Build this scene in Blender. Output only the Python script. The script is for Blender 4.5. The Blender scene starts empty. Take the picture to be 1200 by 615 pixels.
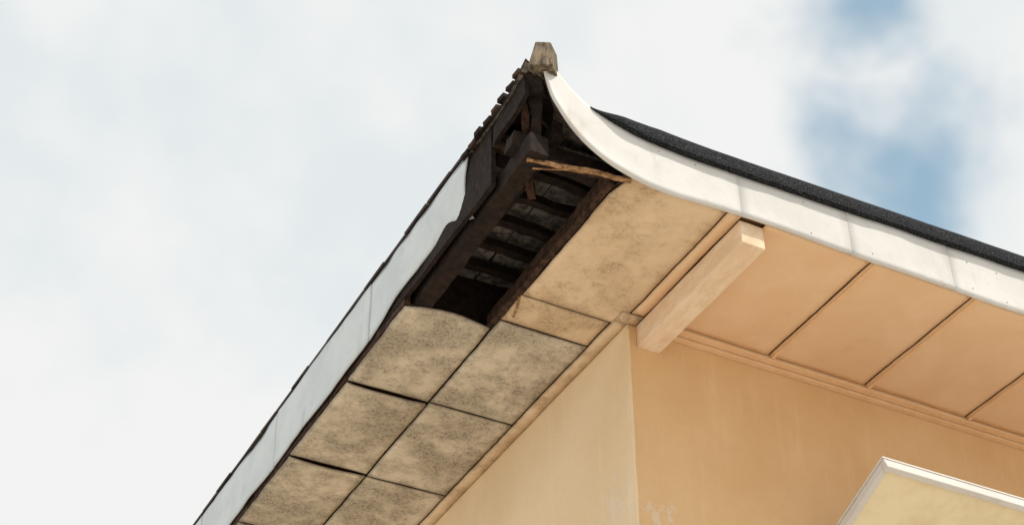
import bpy, math, random
from mathutils import Vector, noise
random.seed(7)
scn=bpy.context.scene
scn.view_settings.view_transform='Standard'
scn.view_settings.look='None'
scn.view_settings.exposure=0
ZS=6.1   # height of the soffit above ground

# ---------------------------------------------------------------- helpers
def lin(c):
    return tuple(((v/255)/12.92 if v/255<=0.04045 else ((v/255+0.055)/1.055)**2.4) for v in c)+(1,)
class NT:
    def __init__(s,name):
        s.m=bpy.data.materials.new(name); s.m.use_nodes=True
        s.t=s.m.node_tree; s.b=s.t.nodes['Principled BSDF']
        s.co=s.t.nodes.new('ShaderNodeTexCoord').outputs['Object']
    def n(s,typ,**kw):
        nd=s.t.nodes.new(typ)
        for k,v in kw.items(): setattr(nd,k,v)
        return nd
    def link(s,a,b): s.t.links.new(a,b)
    def mapping(s,scale=(1,1,1),rot=(0,0,0),loc=(0,0,0)):
        m=s.n('ShaderNodeMapping'); m.inputs['Scale'].default_value=scale
        m.inputs['Rotation'].default_value=rot; m.inputs['Location'].default_value=loc
        s.link(s.co,m.inputs['Vector']); return m.outputs[0]
    def noise(s,scale,detail=4,rough=.5,vec=None,dist=0):
        nd=s.n('ShaderNodeTexNoise'); nd.inputs['Scale'].default_value=scale
        nd.inputs['Detail'].default_value=min(detail,4); nd.inputs['Roughness'].default_value=rough
        nd.inputs['Distortion'].default_value=dist
        s.link(vec if vec is not None else s.co,nd.inputs['Vector']); return nd.outputs['Fac']
    def ramp(s,fac,a,b,va=0.,vb=1.):
        nd=s.n('ShaderNodeMapRange'); nd.interpolation_type='SMOOTHSTEP'
        for i,v in zip(range(1,5),(a,b,va,vb)): nd.inputs[i].default_value=v
        s.link(fac,nd.inputs[0]); return nd.outputs[0]
    def math(s,op,a,b):
        nd=s.n('ShaderNodeMath',operation=op)
        for i,v in enumerate((a,b)):
            if isinstance(v,(int,float)): nd.inputs[i].default_value=v
            else: s.link(v,nd.inputs[i])
        return nd.outputs[0]
    def mix(s,f,a,b):
        nd=s.n('ShaderNodeMix',data_type='RGBA')
        for i,v in ((0,f),(6,a),(7,b)):
            if isinstance(v,(int,float,tuple)): nd.inputs[i].default_value=v
            else: s.link(v,nd.inputs[i])
        return nd.outputs[2]
    def attr(s,name):
        nd=s.n('ShaderNodeAttribute'); nd.attribute_name=name; return nd.outputs['Fac']
    def fin(s,col,rough=.85,bump=None,bs=.3,bd=.01):
        if isinstance(col,tuple): s.b.inputs['Base Color'].default_value=col
        else: s.link(col,s.b.inputs['Base Color'])
        s.b.inputs['Roughness'].default_value=rough
        s.b.inputs['Specular IOR Level'].default_value=.25
        if bump is not None:
            bn=s.n('ShaderNodeBump'); bn.inputs['Strength'].default_value=bs; bn.inputs['Distance'].default_value=bd
            s.link(bump,bn.inputs['Height']); s.link(bn.outputs[0],s.b.inputs['Normal'])
        return s.m
house=bpy.data.objects.new('stucco_house',None); scn.collection.objects.link(house); house.location=(0,0,ZS)
def mk(name,verts,faces,mat,parent=house,smooth=False,edge=None):
    me=bpy.data.meshes.new(name); me.from_pydata(verts,[],faces); me.update()
    if edge is not None:
        a=me.attributes.new('edge','FLOAT','POINT'); a.data.foreach_set('value',edge)
    if smooth:
        for p in me.polygons: p.use_smooth=True
    o=bpy.data.objects.new(name,me); scn.collection.objects.link(o)
    if mat: me.materials.append(mat)
    if parent: o.parent=parent
    return o
BF=[(0,3,2,1),(4,5,6,7),(0,1,5,4),(1,2,6,5),(2,3,7,6),(3,0,4,7)]
def box(name,a,b,mat,bevel=0,parent=house):
    (x0,y0,z0),(x1,y1,z1)=a,b
    v=[(x0,y0,z0),(x1,y0,z0),(x1,y1,z0),(x0,y1,z0),(x0,y0,z1),(x1,y0,z1),(x1,y1,z1),(x0,y1,z1)]
    o=mk(name,v,BF,mat,parent)
    if bevel:
        m=o.modifiers.new('b','BEVEL'); m.width=bevel; m.segments=2
    return o
def beam(name,p0,p1,w,h,mat,jit=.004,parent=house,seg=.06,taper=1,roll=0):
    p0=Vector(p0);p1=Vector(p1); d=p1-p0; L=d.length; d.normalize()
    side=d.cross(Vector((0,0,1))).normalized(); up=side.cross(d).normalized()
    if roll:
        s2=side*math.cos(roll)+up*math.sin(roll); up=up*math.cos(roll)-side*math.sin(roll); side=s2
    n=max(2,int(L/seg)); V=[];F=[]
    off=Vector((sum(map(ord,name))%7,0,0))
    ring=((-1,-1),(0,-1),(1,-1),(1,0),(1,1),(0,1),(-1,1),(-1,0))
    for i in range(n+1):
        c=p0+d*(L*i/n); t=1+(taper-1)*i/n
        for a,b in ring:
            q=c+side*(a*w/2*t)+up*(b*h/2*t)
            q+=noise.noise_vector(q*9+off)*jit*2
            V.append(q)
    for i in range(n):
        for j in range(8):
            F.append((i*8+j,i*8+(j+1)%8,(i+1)*8+(j+1)%8,(i+1)*8+j))
    F.append(tuple(reversed(range(8)))); F.append(tuple(range(n*8,n*8+8)))
    return mk(name,V,F,mat,parent)
def panel(name,x0,x1,y0,y1,z,mat,warp=None,th=.006,res=.035,cut=None):
    nx=max(2,int((x1-x0)/res)); ny=max(2,int((y1-y0)/res)); V=[];F=[];E=[]
    for j in range(ny+1):
        for i in range(nx+1):
            u=i/nx; v=j/ny; x=x0+(x1-x0)*u; y=y0+(y1-y0)*v
            e=min(u*(x1-x0),(1-u)*(x1-x0),v*(y1-y0),(1-v)*(y1-y0))
            jx=noise.noise(Vector((x*7,y*7,3)))*.004+noise.noise(Vector((x*25,y*25,3)))*.002; jy=noise.noise(Vector((x*7,y*7,8)))*.004+noise.noise(Vector((x*25,y*25,8)))*.002
            dz=noise.noise(Vector((x*2.2,y*2.2,z)))*.004
            if warp:
                w=warp(u,v); dz+=w[2]; x+=w[0]; y+=w[1]
            V.append((x+jx,y+jy,z+dz)); E.append(e)
    for j in range(ny):
        for i in range(nx):
            a=j*(nx+1)+i; F.append((a,a+nx+1,a+nx+2,a+1))
    o=mk(name,V,F,mat,smooth=True,edge=E)
    m=o.modifiers.new('s','SOLIDIFY'); m.thickness=th; m.offset=-1
    return o

# ---------------------------------------------------------------- materials
def mat_plaster(name,base,dark,light,peelpts):
    t=NT(name)
    big=t.noise(1.3,4,.6); fine=t.noise(55,3,.6); mid=t.noise(9,4,.65)
    streak=t.noise(4,4,.6,t.mapping((3,3,.35)))
    c=t.mix(t.ramp(big,.3,.7),base,dark)
    c=t.mix(t.ramp(streak,.52,.75,0,.35),c,light)
    c=t.mix(t.ramp(mid,.55,.8,0,.3),c,dark)
    c=t.mix(t.ramp(fine,.55,.8,0,.12),c,(0.12,.07,.03,1))
    h=t.math('ADD',t.math('MULTIPLY',fine,.45),mid)
    pe=None
    for (p,r) in peelpts:
        d=t.n('ShaderNodeVectorMath',operation='DISTANCE'); t.link(t.co,d.inputs[0]); d.inputs[1].default_value=p
        near=t.ramp(d.outputs['Value'],0,r,1,0)
        pe=near if pe is None else t.math('MAXIMUM',pe,near)
    nn=t.noise(13,4,.75,t.mapping((1,1,.6)))
    m=t.ramp(t.math('ADD',nn,t.math('MULTIPLY',pe,.22)),.67,.72)
    m=t.math('MULTIPLY',m,t.ramp(pe,0,.2))
    c=t.mix(t.math('MULTIPLY',m,.45),c,lin((226,214,196)))
    h=t.math('SUBTRACT',h,t.math('MULTIPLY',m,.5))
    return t.fin(c,.8,h,.4,.007)
M_wall_l=mat_plaster('plaster_lit_tone',lin((238,213,178)),lin((231,203,164)),lin((242,224,198)),[((0,.18,-.95),.40),((0,.05,-1.3),.5)])  # one wall paint; paler base has the open-sky light painted in
M_wall_r=mat_plaster('plaster_shade_tone',lin((226,190,144)),lin((217,177,128)),lin((232,200,156)),[((.08,0,-1.05),.25),((.15,0,-1.3),.3)])  # same paint as the side wall, its shadier tone put into the base

def mat_soffit(name,base,dark,mold,amount,edgecol):
    t=NT(name)
    big=t.noise(2.6,3,.6,dist=.4); mid=t.noise(9,4,.75); fine=t.noise(170,3,.8); wv=t.noise(60,4,.85)
    c=t.mix(t.ramp(big,.38,.62),base,dark)
    c=t.mix(t.ramp(mid,.35,.65,.0,.45),c,dark)
    zone=t.ramp(t.math('ADD',t.math('MULTIPLY',big,.45),t.math('MULTIPLY',mid,.55)),.58-amount*.18,.68-amount*.09)
    sp=t.ramp(fine,.46,.60); sp2=t.ramp(wv,.45,.60)
    f=t.math('MULTIPLY',t.math('MULTIPLY',zone,t.math('MAXIMUM',t.math('MULTIPLY',sp,.75),sp2)),min(1,.45+amount*.3))
    c=t.mix(f,c,mold)
    e=t.attr('edge')
    ed=t.ramp(t.math('ADD',e,t.math('MULTIPLY',wv,.035)),.012,.032,1,0)
    c=t.mix(t.math('MULTIPLY',ed,.5),c,edgecol)
    h=t.math('ADD',t.math('MULTIPLY',wv,.6),mid)
    return t.fin(c,.95,h,.4,.006)
M_sof_dirty=mat_soffit('soffit_moldy',lin((218,204,182)),lin((190,176,155)),lin((98,88,78)),1.0,lin((92,76,58)))
M_sof_mid=mat_soffit('soffit_stained',lin((228,201,168)),lin((208,179,144)),lin((132,112,90)),.7,lin((140,106,74)))
M_sof_clean=mat_soffit('soffit_peach',lin((236,202,164)),lin((231,194,154)),lin((210,166,124)),.05,lin((196,150,106)))
def mat_wood(name,a,b,scale=(2,2,2),bs=.5):
    t=NT(name); g=t.noise(14,4,.7,t.mapping(scale)); n=t.noise(5,3,.6)
    c=t.mix(t.ramp(g,.35,.65),a,b); c=t.mix(t.ramp(n,.5,.8,0,.5),c,a)
    return t.fin(c,.85,g,bs,.008)
M_dark=mat_wood('rotten_wood',lin((20,14,11)),lin((46,31,23)))
M_dark2=mat_wood('rotten_wood_brown',lin((34,23,17)),lin((78,54,39)))
M_under=mat_wood('roof_underside',lin((76,69,62)),lin((136,127,116)))
M_tan=mat_wood('splintered_wood',lin((110,76,48)),lin((184,146,106)))
M_grey=mat_wood('weathered_timber',lin((76,64,50)),lin((138,122,102)),(3,3,.8))
M_trim=mat_wood('painted_trim',lin((230,190,146)),lin((236,198,156)),(1,1,1),.15)
M_beam=mat_wood('painted_beam',lin((228,198,164)),lin((240,216,188)),(1,.4,1),.2)
M_seam=mat_wood('seam_backing',lin((40,28,20)),lin((66,48,34)))
M_seam2=mat_wood('seam_backing_light',lin((88,60,36)),lin((124,88,56)))
def mat_metal(name,a,b,stain,specks=.5):
    t=NT(name); n=t.noise(3,4,.6); s=t.noise(9,4,.7,t.mapping((1,1,.4))); f=t.noise(70,3,.7); g=t.noise(22,2,.5)
    c=t.mix(t.ramp(n,.35,.65),a,b)
    c=t.mix(t.ramp(s,.55,.8,0,.35),c,stain)
    c=t.mix(t.ramp(f,.64,.74,0,specks),c,stain)
    e=t.attr('edge'); ed=t.ramp(t.math('ADD',e,t.math('MULTIPLY',g,.016)),.006,.016,1,0)
    c=t.mix(t.math('MULTIPLY',ed,.13),c,stain)
    return t.fin(c,.65,t.math('ADD',n,t.math('MULTIPLY',g,.15)),.3,.02)
M_white=mat_metal('white_painted_board',(.72,.70,.67,1),(.66,.64,.605,1),lin((176,156,130)),.35)
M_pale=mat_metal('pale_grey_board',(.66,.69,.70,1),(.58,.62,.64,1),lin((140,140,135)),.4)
def mat_granule():
    t=NT('black_granulated_felt'); f=t.noise(120,2,.8)
    c=t.mix(t.ramp(f,.48,.70),(.008,.009,.011,1),(.08,.085,.09,1))
    return t.fin(c,.95,f,.9,.012)
M_black=mat_granule()
def mat_tile():
    t=NT('roof_tile'); n=t.noise(3,4,.6); f=t.noise(60,3,.6)
    c=t.mix(t.ramp(n,.3,.7),lin((52,46,42)),lin((86,76,70))); return t.fin(c,.85,f,.5,.01)
M_tile=mat_tile()

# ---------------------------------------------------------------- walls
W=9.0; D=11.0
def wallgrid(name,axis,L,openings,mat):
    us=sorted(set([0,L]+[o[0] for o in openings]+[o[1] for o in openings]))
    zs=sorted(set([-ZS,.30]+[o[2] for o in openings]+[o[3] for o in openings]))
    V=[];F=[];idx={}
    def vi(u,z):
        if (u,z) not in idx:
            idx[(u,z)]=len(V); V.append((u,0,z) if axis=='x' else (0,u,z))
        return idx[(u,z)]
    for i in range(len(us)-1):
        for j in range(len(zs)-1):
            u0,u1,z0,z1=us[i],us[i+1],zs[j],zs[j+1]
            cu,cz=(u0+u1)/2,(z0+z1)/2
            if any(o[0]<cu<o[1] and o[2]<cz<o[3] for o in openings): continue
            q=(vi(u0,z0),vi(u1,z0),vi(u1,z1),vi(u0,z1))
            F.append(q if axis=='x' else (q[0],q[3],q[2],q[1]))
    return mk(name,V,F,mat)
t=NT('window_glass'); M_glass=t.fin((.03,.04,.05,1),.08)
winR=[(1.15,2.55,-2.5,-1.3),(5.2,6.6,-2.5,-1.3),(5.2,6.6,-5.2,-3.9),(1.5,2.5,-6.0,-3.9)]
winL=[(3.6,5.0,-2.5,-1.3),(7.2,8.6,-2.5,-1.3),(3.6,5.0,-5.2,-3.9)]
wallgrid('wall_front','x',W,winR,M_wall_r)
wallgrid('wall_side','y',D,winL,M_wall_l)
box('wall_back',(0,D-.01,-ZS),(W,D,.30),M_wall_l); box('wall_far',(W-.01,0.01,-ZS),(W,D-.02,.30),M_wall_l)
beam('corner_bead',(.004,.004,-.03),(.0041,.0041,-ZS),.012,.012,M_wall_l,.0015,seg=.08)
def window(k,axis,o):
    a,b,z0,z1=o
    def B(nm,u0,u1,d0,d1,zz0,zz1,m):
        if axis=='x': box(nm,(u0,d0,zz0),(u1,d1,zz1),m)
        else: box(nm,(d0,u0,zz0),(d1,u1,zz1),m)
    B('window_glass_%s'%k,a,b,.10,.11,z0,z1,M_glass)
    for (u0,u1,q0,q1) in ((a,a+.06,z0,z1),(b-.06,b,z0,z1),(a+.06,b-.06,z0,z0+.06),(a+.06,b-.06,z1-.06,z1),((a+b)/2-.025,(a+b)/2+.025,z0+.06,z1-.06)):
        B('window_frame_%s'%k,u0,u1,.0,.13,q0,q1,M_white)
    B('window_sill_%s'%k,a-.05,b+.05,-.08,-.002,z0-.06,z0,M_white)
for i,o in enumerate(winR): window('f%d'%i,'x',o)
for i,o in enumerate(winL): window('s%d'%i,'y',o)

# ---------------------------------------------------------------- soffit
g=.007
box('soffit_backing_side',(-.99,.36,.022),(-.02,D,.03),M_seam)
box('soffit_backing_corner',(-.535,-.90,.022),(0,.36,.03),M_seam)
box('soffit_backing_front',(0.002,-.90,.016),(W+.9,-.002,.03),M_seam2)
ys=[.33,1.05,1.84,2.64,3.44,4.24,5.04,5.84,6.64,7.44,8.24,9.04,9.84,10.9]
def warp0(u,v):
    k=max(0,1-v*2.2)
    return (0,-.02*math.sin(math.pi*u)*k+.02*(1-u)*k*k,(.020*math.sin(math.pi*u*.9)-.004)*k*k-.006*math.sin(math.pi*u)*math.sin(math.pi*v))
def sag(a,fr=0,rz=0):
    return lambda u,v:(0,0,-a*math.sin(math.pi*u)*math.sin(math.pi*v)-fr*(1-v)**3*math.sin(math.pi*(.15+.7*u)))
for i in range(len(ys)-1):
    w=warp0 if i==0 else sag(.004+.003*(i%2),.018 if i in(1,2) else .004)
    gg=.009 if i<3 else g
    panel('soffit_panel_outer_%d'%i,-.99,-.556,ys[i]+gg,ys[i+1]-gg,0,M_sof_dirty,w,th=.009)
yi=[.25,1.04,1.85,2.64,3.44,4.24,5.04,5.84,6.64,7.44,8.24,9.04,9.84,10.9]
for i in range(len(yi)-1):
    panel('soffit_panel_inner_%d'%i,-.544,-.078,yi[i]+.006,yi[i+1]-.006,0,M_sof_dirty,sag(.003,.003))
panel('soffit_panel_small',-.545,-.078,.03+.006,.25-.005,0.001,M_sof_mid,sag(.002))
panel('soffit_panel_corner',-.54,-.030,-.912,.03-.004,0,M_sof_mid,
      lambda u,v:(.05*max(0,1-v*7)*max(0,1-u*3),.0,.018*max(0,1-v*4)*max(0,1-u*2.5)-.004*math.sin(math.pi*u)*math.sin(math.pi*v)))
panel('soffit_strip_corner',-.022,.040,-.912,-.086,-.002,M_sof_clean)
xs=[.170,.74,1.315,1.95,2.55,3.15,3.75,4.35,4.95,5.55,6.15,6.75,7.35,7.95,8.55,9.15,9.9]
for i in range(len(xs)-1):
    panel('soffit_panel_front_%d'%i,xs[i]+(.006 if i else 0),xs[i+1]-.006,-.912,-.086,0,M_sof_clean,sag(.003))
    if i: beam('joint_bead_%d'%i,(xs[i]+.026,-.91,-.004),(xs[i]+.026,-.086,-.004),.018,.012,M_trim,.0012)
box('wall_trim_front_a',(.17,-.080,-.014),(W+.9,-.040,.02),M_trim,.004)
box('wall_trim_front_b',(.17,-.036,-.024),(W+.9,-.001,.02),M_trim,.004)
panel('wall_trim_side',-.072,-.002,.0,D,-.006,M_sof_mid,res=.035)
panel('wall_trim_corner',-.072,.04,-.080,-.003,-.006,M_sof_mid)
o=beam('projecting_beam',(.1075,-.885,-.062),(.1075,.0,-.062),.122,.122,M_beam,.0012,seg=.1)
m=o.modifiers.new('b','BEVEL'); m.width=.004; m.segments=2; m.limit_method='ANGLE'
# ---------------------------------------------------------------- front fascia (white)
def interp(P,x):
    if x<=P[0][0]: return P[0][1]
    for (a,b),(c,d) in zip(P,P[1:]):
        if x<=c:
            t=(x-a)/(c-a); return b+(d-b)*t
    return P[-1][1]
def smooth_interp(P,x,r=.03):
    return sum(interp(P,x+r*k/3) for k in(-3,-2,-1,0,1,2,3))/7
ribs=[((-.935,.475),(-.905,.497)),((-.925,.40),(-.875,.462)),((-.90,.30),(-.82,.40)),((-.862,.235),(-.765,.350)),((-.82,.175),(-.71,.312)),((-.765,.115),(-.655,.287)),((-.71,.072),(-.60,.268)),
((-.65,.038),(-.545,.252)),((-.58,.010),(-.485,.240)),((-.50,-.012),(-.42,.231)),((-.41,-.026),(-.345,.226)),((-.30,-.028),(-.26,.223)),((-.20,-.020),(-.17,.222)),((-.09,-.012),(-.08,.222)),((0.03,-.008),(.03,.224))]
def fascia_front(name,ribs,y,mat,wob=.006,th=.014):
    V=[];F=[];E=[];nz=9
    for b,tp in ribs:
        for k in range(nz+1):
            s=k/nz; x=b[0]+(tp[0]-b[0])*s; z=b[1]+(tp[1]-b[1])*s
            L=math.dist(b,tp)
            yy=y+noise.noise(Vector((x*3,z*4,1)))*wob + noise.noise(Vector((x*9,z*7,4)))*wob*.35 + .012*math.exp(-((s-0)**2)/.02)*max(0,-x-.1)*(-1)
            V.append((x,yy,z)); E.append(min(s,1-s)*L)
    for i in range(len(ribs)-1):
        for k in range(nz):
            a=i*(nz+1)+k; F.append((a,a+nz+1,a+nz+2,a+1))
    o=mk(name,V,F,mat,smooth=True,edge=E)
    m=o.modifiers.new('s','SOLIDIFY'); m.thickness=th; m.offset=-1
    return o
def refine(R,n=3):
    out=[]
    for i in range(len(R)-1):
        p0=R[max(0,i-1)];p1=R[i];p2=R[i+1];p3=R[min(len(R)-1,i+2)]
        for k in range(n):
            t=k/n; r=[]
            for e in(0,1):
                q=[]
                for d in(0,1):
                    a,b,c,dd=p0[e][d],p1[e][d],p2[e][d],p3[e][d]
                    q.append(.5*((2*b)+(-a+c)*t+(2*a-5*b+4*c-dd)*t*t+(-a+3*b-3*c+dd)*t**3))
                r.append(tuple(q))
            out.append(tuple(r))
    out.append(R[-1]); return out
RR=refine(ribs)
fascia_front('fascia_front_tip',RR,-.925,M_white)
def topz(x): return .224+.045*max(0,x)/1.7 if x<4 else .30
prev=.031
for k,xe in enumerate([.62,1.20,2.9,4.6,6.3,8.0,W+1.0]):
    n=max(4,int((xe-prev)/.06)); R=[]
    for i in range(n+1):
        x=prev+(xe-.001-prev)*i/n
        R.append(((x,-.008+.008*noise.noise(Vector((x*2,0,0)))),(x,min(.30,topz(x)))))
    fascia_front('fascia_front_%d'%k,R,-.925-.0015*(k%2),M_white,.005)
    prev=xe
for i in range(34):
    x=-.35+i*.185+random.uniform(-.03,.03)
    for z in(.03,.19):
        if random.random()<.45: continue
        bpy.ops.mesh.primitive_uv_sphere_add(segments=8,ring_count=5,radius=.0024,location=(x+random.uniform(-.02,.02),-.927,z+random.uniform(-.012,.012)))
        o=bpy.context.object; o.name='nail_%d'%i; o.parent=house; o.data.materials.append(M_seam2)
# black felt edge, wrapping over the top of the white board
V=[];F=[];n=160
tp=[(r[1][0],r[1][1]) for r in RR]
prof=10
for i in range(n+1):
    t=i/n; x=-.71+(W+1.72)*t**1.4
    zb=(interp(tp,x) if x<.03 else min(.30,topz(x)))-.006
    zt=.320+.038*(x+.69); zt=min(zt,zb+.112); zt=max(zt,zb+.008)
    yo=-.958; r=min(1,(x+.71)/.15)
    for k in range(prof):
        if k==0: y,z=-.905,zb            # underside lip, tucked behind
        elif k==1: y,z=-.93-.028*r,zb
        else:
            a=(k-1)/(prof-2); z=zb+(zt-zb)*math.sin(a*math.pi/2); y=-.93-.028*r+.05*(1-math.cos(a*math.pi/2))
        nn=noise.noise(Vector((x*60,z*60,2)))*.003+noise.noise(Vector((x*5,z*5,2)))*.003
        V.append((x,y+nn*.5,z+nn))
for i in range(n):
    for k in range(prof-1):
        a=i*prof+k; F.append((a,a+prof,a+prof+1,a+1))
    F.append((i*prof+prof-1,(i+1)*prof+prof-1,(i+1)*prof,i*prof))
F.append(tuple(range(prof)))
mk('roof_felt_edge',V,F,M_black)

# ---------------------------------------------------------------- side fascia (pale)
def fascia_side(name,y0,y1,bot,top,x,mat,curl=False):
    n=max(6,int((y1-y0)/.03));nz=9;V=[];F=[];E=[]
    for i in range(n+1):
        y=y0+(y1-y0)*i/n; b=smooth_interp(bot,y,.03); tp=top(y)
        for k in range(nz+1):
            s=k/nz; z=b+(tp-b)*s
            xx=x+noise.noise(Vector((y*2.3,z*3,5)))*.010+noise.noise(Vector((y*8,z*6,5)))*.003
            yy=y
            if curl:
                e=max(0,1-(y-y0)/.16); lo=(1-s)**2
                xx+=.05*e*e*lo
                yy+=.035*(1-s)*e + .03*math.sin(math.pi*s)*e
                e2=math.exp(-((y-y0-.25)/.18)**2); xx+=.02*e2*(1-s)**3
            V.append((xx,yy,z)); E.append(min(s*(tp-b),(1-s)*(tp-b),(y-y0)+.0,(y1-y)+.0))
    for i in range(n):
        for k in range(nz):
            a=i*(nz+1)+k; F.append((a,a+1,a+nz+2,a+nz+1))
    o=mk(name,V,F,mat,smooth=True,edge=E)
    m=o.modifiers.new('s','SOLIDIFY'); m.thickness=.008; m.offset=-1
bot=[(-.33,.06),(-.27,.075),(-.2,.105),(-.1,.135),(.05,.115),(.2,.10),(.39,.10),(.6,.06),(.74,.045),(1.1,.03),(1.6,.04),(2.2,.032),(2.9,.045),(6,.035),(12,.035)]
tz=lambda y:.388
fascia_side('fascia_side_0',-.335,.745,bot,tz,-1.012,M_pale,True)
pv=.748
for k,ye in enumerate([2.05,3.35,5.0,6.6,8.2,9.8,D+.95]):
    fascia_side('fascia_side_%d'%(k+1),pv,ye-.004,bot,tz,-1.012-.003*((k+1)%2),M_pale); pv=ye
beam('sub_fascia_side',(-.985,-.55,.22),(-.985,D+.9,.22),.022,.34,M_dark,.003,seg=.15)
beam('sub_fascia_side_low',(-.978,.36,.045),(-.978,D+.9,.045),.03,.07,M_dark2,.004,seg=.1)
beam('sub_fascia_torn',(-.985,-.86,.38),(-.985,-.56,.33),.02,.14,M_dark,.006)
box('sub_fascia_front',(-.50,-.905,.045),(W+.95,-.890,.20),M_dark)

# ---------------------------------------------------------------- roof
EX,EY=-1.012,-.905; SL=.45; d=.08; ZL=.378; ZF=.262
nx=int((W+2.02)/d); ny=int((D+1.9)/d)
def roofz(x,y):
    a=x-EX; b=y-EY; c=(EX+nx*d)-x; e=(EY+ny*d)-y
    return min(ZL+a*SL,ZF+b*SL+.116*max(0,1-a/.4),ZL+c*SL,ZL+e*SL)
def upt(x,y):
    dt=math.hypot(x-EX,(y-EY)); return .10*math.exp(-(dt/.11)**1.5)
V=[];F=[]
for j in range(ny+1):
    for i in range(nx+1):
        x=EX+i*d;y=EY+j*d
        z=roofz(x,y)+upt(x,y)
        if j==0 and x<0: z=min(z,interp(tp,x)-.03)
        V.append((x,y,z))
for j in range(ny):
    for i in range(nx):
        a=j*(nx+1)+i; F+= [(a,a+1,a+nx+2),(a,a+nx+2,a+nx+1)]
mk('roof_deck',V,F,M_under)
mk('roof_covering',[(x,y,z+.016) for x,y,z in V],F,M_tile)
V=[];F=[]
def addbox(c,ux,uy,uz,hx,hy,hz):
    k=len(V)
    for sx,sy,sz in((-1,-1,-1),(1,-1,-1),(1,1,-1),(-1,1,-1),(-1,-1,1),(1,-1,1),(1,1,1),(-1,1,1)):
        V.append(c+ux*sx*hx+uy*sy*hy+uz*sz*hz)
    for f in BF: F.append(tuple(k+q for q in f))
for r in range(24):
    for q in range(52):
        x=EX+.122+r*.22; y=EY+.12+q*.25
        if y-EY<(x-EX)+.12 or x>4.4 or y>D+.8-(x-EX): continue
        u=Vector((1,0,SL-.08+random.uniform(-.005,.005))).normalized(); v=Vector((0,1,random.uniform(-.015,.015))).normalized(); w=u.cross(v)
        addbox(Vector((x+random.uniform(-.004,.004),y+random.uniform(-.004,.004),ZL+(x-EX)*SL+.026)),u,v,w,.135,.122,.006)
for r in range(1,24):
    for q in range(42):
        y=EY+.10+r*.22; x=EX+.12+q*.25
        if x-EX<(y-EY)+.12 or x>W+.8-(y-EY): continue
        u=Vector((0,1,SL-.08)).normalized(); v=Vector((1,0,random.uniform(-.02,.02))).normalized(); w=v.cross(u)
        addbox(Vector((x,y,ZF+(y-EY)*SL+.026)),u,v,w,.135,.121,.007)
mk('roof_tiles',V,F,M_tile)
for i in range(8):
    y=-.33-i*.072; z=.380+.010*i
    beam('lath_end_%d'%i,(-1.030+random.uniform(-.012,.012),y,z),(-.72 if i<5 else -.90,y+.01,z+(.04 if i<5 else .0)),.055,.022,M_dark2 if i%3==1 else M_dark,.004)

# ---- structure seen inside the hole
beam('hip_rafter',(-.955,-.875,.40),(.2,.28,.80),.07,.12,M_dark,.005)
beam('wall_plate_outer',(-.915,-.84,.085),(-.90,.9,.060),.085,.10,M_dark,.006)
beam('wall_plate_inner',(-.80,-.80,.24),(-.80,.9,.24),.05,.10,M_dark,.006)
beam('cross_plate',(-.99,-.70,.17),(-.45,-.72,.13),.07,.09,M_dark,.006)
beam('cross_plate_b',(-.99,-.56,.30),(-.45,-.56,.28),.05,.07,M_dark2,.006)
beam('soffit_joist',(-.562,-.83,.042),(-.558,.34,.042),.032,.075,M_dark2,.004)
beam('splintered_batten',(-.945,-.785,.03),(-.50,-.872,.018),.015,.013,M_tan,.005,taper=1.3)
beam('split_lath_under',(-.93,-.765,.045),(-.50,-.850,.035),.022,.022,M_dark2,.006)
beam('splinter_loose',(-.90,-.75,.02),(-.66,-.83,.026),.007,.006,M_tan,.004,taper=.5)
beam('diagonal_brace',(-.97,-.80,.36),(-.74,-.45,.15),.035,.05,M_dark2,.006)
beam('post_to_tip',(-.93,-.86,.45),(-.86,-.70,.12),.045,.045,M_dark,.006)
for i in range(6):
    y=-.50+i*.19
    beam('roof_batten_%d'%i,(-.95,y,.25+.01*i),(-.30,y+random.uniform(-.015,.015),.25+.01*i),.046,.045,M_dark,.005)
for i in range(6):
    x=-.86+i*.105
    beam('lining_board_%d'%i,(x,-.62,.335+.004*i),(x+random.uniform(-.01,.01),.7,.335+.004*i),.098,.012,M_under,.002)
box('hole_dark_backing',(-.97,.42,.03),(-.30,.44,.37),M_dark)  # added dark sheet closing the hole, stands in for the unlit interior
beam('torn_piece',(-.545,.05,.005),(-.50,.20,-.004),.012,.010,M_tan,.005)
# timber block at the tip (hip end)
bb=[(-1.015,-.93,.42),(-.925,-.985,.41),(-.845,-.90,.42),(-.925,-.84,.43)]
bt=[(-.975,-.925,.585),(-.918,-.962,.575),(-.850,-.895,.585),(-.915,-.855,.60)]
o=mk('hip_end_block',bb+bt,BF,M_grey)
sub=o.modifiers.new('b','BEVEL'); sub.width=.006; sub.segments=2

# ---------------------------------------------------------------- window canopy
can=bpy.data.objects.new('window_canopy',None); scn.collection.objects.link(can); can.location=(.896,-.60,ZS-.815)
tilt=math.atan2(-.255,.60)
can.rotation_euler=(tilt,0,0)
LN=.65; WX=1.9
t=NT('canopy_cream'); n=t.noise(6,4,.7); M_cream=t.fin(t.mix(t.ramp(n,.4,.7),lin((238,224,188)),lin((228,211,172))),.7,n,.3,.004)
box('rim_front',(0,0,-.055),(WX,.03,0),M_white,.004,can)
box('rim_end_a',(0,.03,-.040),(.03,LN,0),M_white,.003,can); box('rim_end_b',(WX-.03,.03,-.040),(WX,LN,0),M_white,.003,can)
box('underside_panel',(.03,.03,-.032),(WX-.03,LN,-.006),M_cream,0,can)
box('top_skin',(-.003,-.003,0.002),(WX+.003,LN,.012),M_white,0,can)

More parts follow.
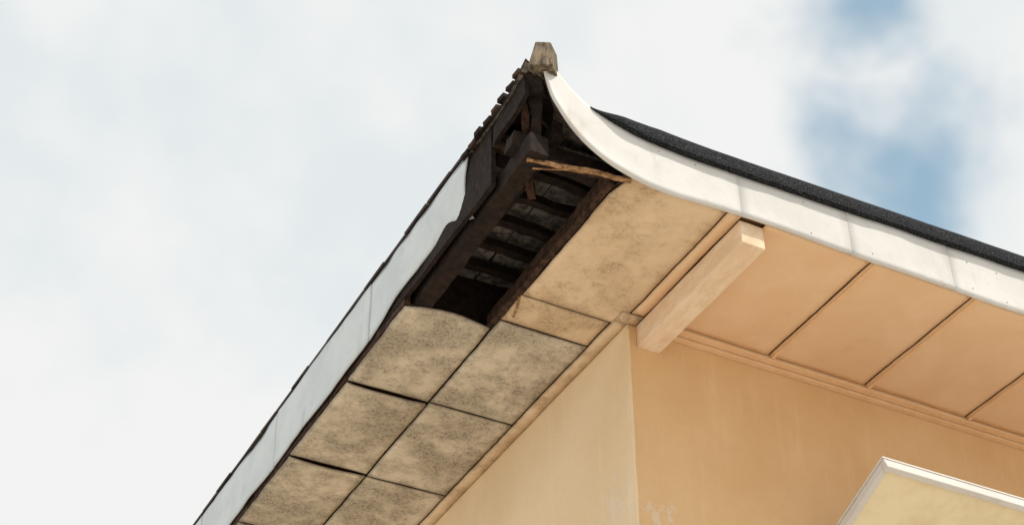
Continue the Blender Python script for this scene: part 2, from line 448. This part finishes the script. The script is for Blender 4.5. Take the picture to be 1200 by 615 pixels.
# ---------------------------------------------------------------- ground
t=NT('pale_dusty_ground'); n=t.noise(.4,3,.6)
M_g=t.fin(t.mix(t.ramp(n,.35,.65),(.56,.53,.48,1),(.50,.47,.42,1)),.9)
mk('ground',[(-600,-600,0),(600,-600,0),(600,600,0),(-600,600,0)],[(0,1,2,3)],M_g,None)

# ---------------------------------------------------------------- sky / light
az=math.radians(155); el=math.radians(58)
sd=Vector((math.sin(az)*math.cos(el),math.cos(az)*math.cos(el),math.sin(el)))
w=bpy.data.worlds.new('World'); scn.world=w; w.use_nodes=True; nt=w.node_tree; N=nt.nodes; L=nt.links
for nd in list(N): N.remove(nd)
out=N.new('ShaderNodeOutputWorld'); sky=N.new('ShaderNodeTexSky'); sky.sky_type='NISHITA'; sky.sun_disc=False
sky.sun_elevation=el; sky.sun_rotation=az
tint=N.new('ShaderNodeMix'); tint.data_type='RGBA'; tint.blend_type='MULTIPLY'; tint.inputs[0].default_value=1
L.new(sky.outputs[0],tint.inputs[6]); tint.inputs[7].default_value=(.9,1.35,1.15,1)
bg1=N.new('ShaderNodeBackground'); bg1.inputs[1].default_value=.15; L.new(tint.outputs[2],bg1.inputs[0])
tc=N.new('ShaderNodeTexCoord')
def wn(scale,detail,rough,dist=0,loc=(0,0,0),sc=(1,1,1)):
    mp=N.new('ShaderNodeMapping'); mp.inputs['Location'].default_value=loc; mp.inputs['Scale'].default_value=sc
    L.new(tc.outputs['Generated'],mp.inputs[0])
    n=N.new('ShaderNodeTexNoise'); n.inputs['Scale'].default_value=scale; n.inputs['Detail'].default_value=detail; n.inputs['Roughness'].default_value=rough; n.inputs['Distortion'].default_value=dist
    L.new(mp.outputs[0],n.inputs['Vector']); return n.outputs['Fac']
def mr(f,a,b,c,d):
    n=N.new('ShaderNodeMapRange'); n.interpolation_type='SMOOTHSTEP'
    for i,v in zip(range(1,5),(a,b,c,d)): n.inputs[i].default_value=v
    L.new(f,n.inputs[0]); return n.outputs[0]
def mm(op,a,b):
    n=N.new('ShaderNodeMath'); n.operation=op
    for i,v in enumerate((a,b)):
        if isinstance(v,(int,float)): n.inputs[i].default_value=v
        else: L.new(v,n.inputs[i])
    return n.outputs[0]
c1=wn(5,4,.5,.2); c2=wn(14,3,.5,0,(3,1,2))
cf=mr(mm('ADD',mm('MULTIPLY',c1,.65),mm('MULTIPLY',c2,.35)),.36,.58,0,1)
mx=N.new('ShaderNodeMix'); mx.data_type='RGBA'; L.new(cf,mx.inputs[0]); mx.inputs[6].default_value=lin((228,234,236)); mx.inputs[7].default_value=lin((242,243,242))
bg2=N.new('ShaderNodeBackground'); L.new(mx.outputs[2],bg2.inputs[0]); bg2.inputs[1].default_value=1.0
gap=None
for p,r in (((.540,.536,.649),.080),((.50,.50,.71),.045)):
    dn=N.new('ShaderNodeVectorMath'); dn.operation='DISTANCE'; L.new(tc.outputs['Generated'],dn.inputs[0]); dn.inputs[1].default_value=p
    q=mr(dn.outputs['Value'],0,r*1.9,1,0); gap=q if gap is None else mm('MAXIMUM',gap,q)
g2=wn(12,3,.5,0,(0,5,1))
gapf=mr(mm('ADD',mm('MULTIPLY',gap,.42),mm('MULTIPLY',g2,.8)),.52,.94,0,.75)
ms=N.new('ShaderNodeMixShader'); L.new(gapf,ms.inputs[0]); L.new(bg2.outputs[0],ms.inputs[1]); L.new(bg1.outputs[0],ms.inputs[2]); L.new(ms.outputs[0],out.inputs[0])
sun=bpy.data.lights.new('sun','SUN'); sun.energy=3.1; sun.angle=math.radians(.5); sun.color=(1,.95,.86)
so=bpy.data.objects.new('sun',sun); scn.collection.objects.link(so); so.rotation_euler=sd.to_track_quat('Z','Y').to_euler()

cam=bpy.data.cameras.new('camera'); co=bpy.data.objects.new('camera',cam); scn.collection.objects.link(co)
cam.lens=36*1893/1200; cam.clip_end=3000
co.location=(-3.305,-5.240,ZS-4.5); co.rotation_euler=(math.radians(90+38.26),0,math.radians(-27.2))
scn.camera=co
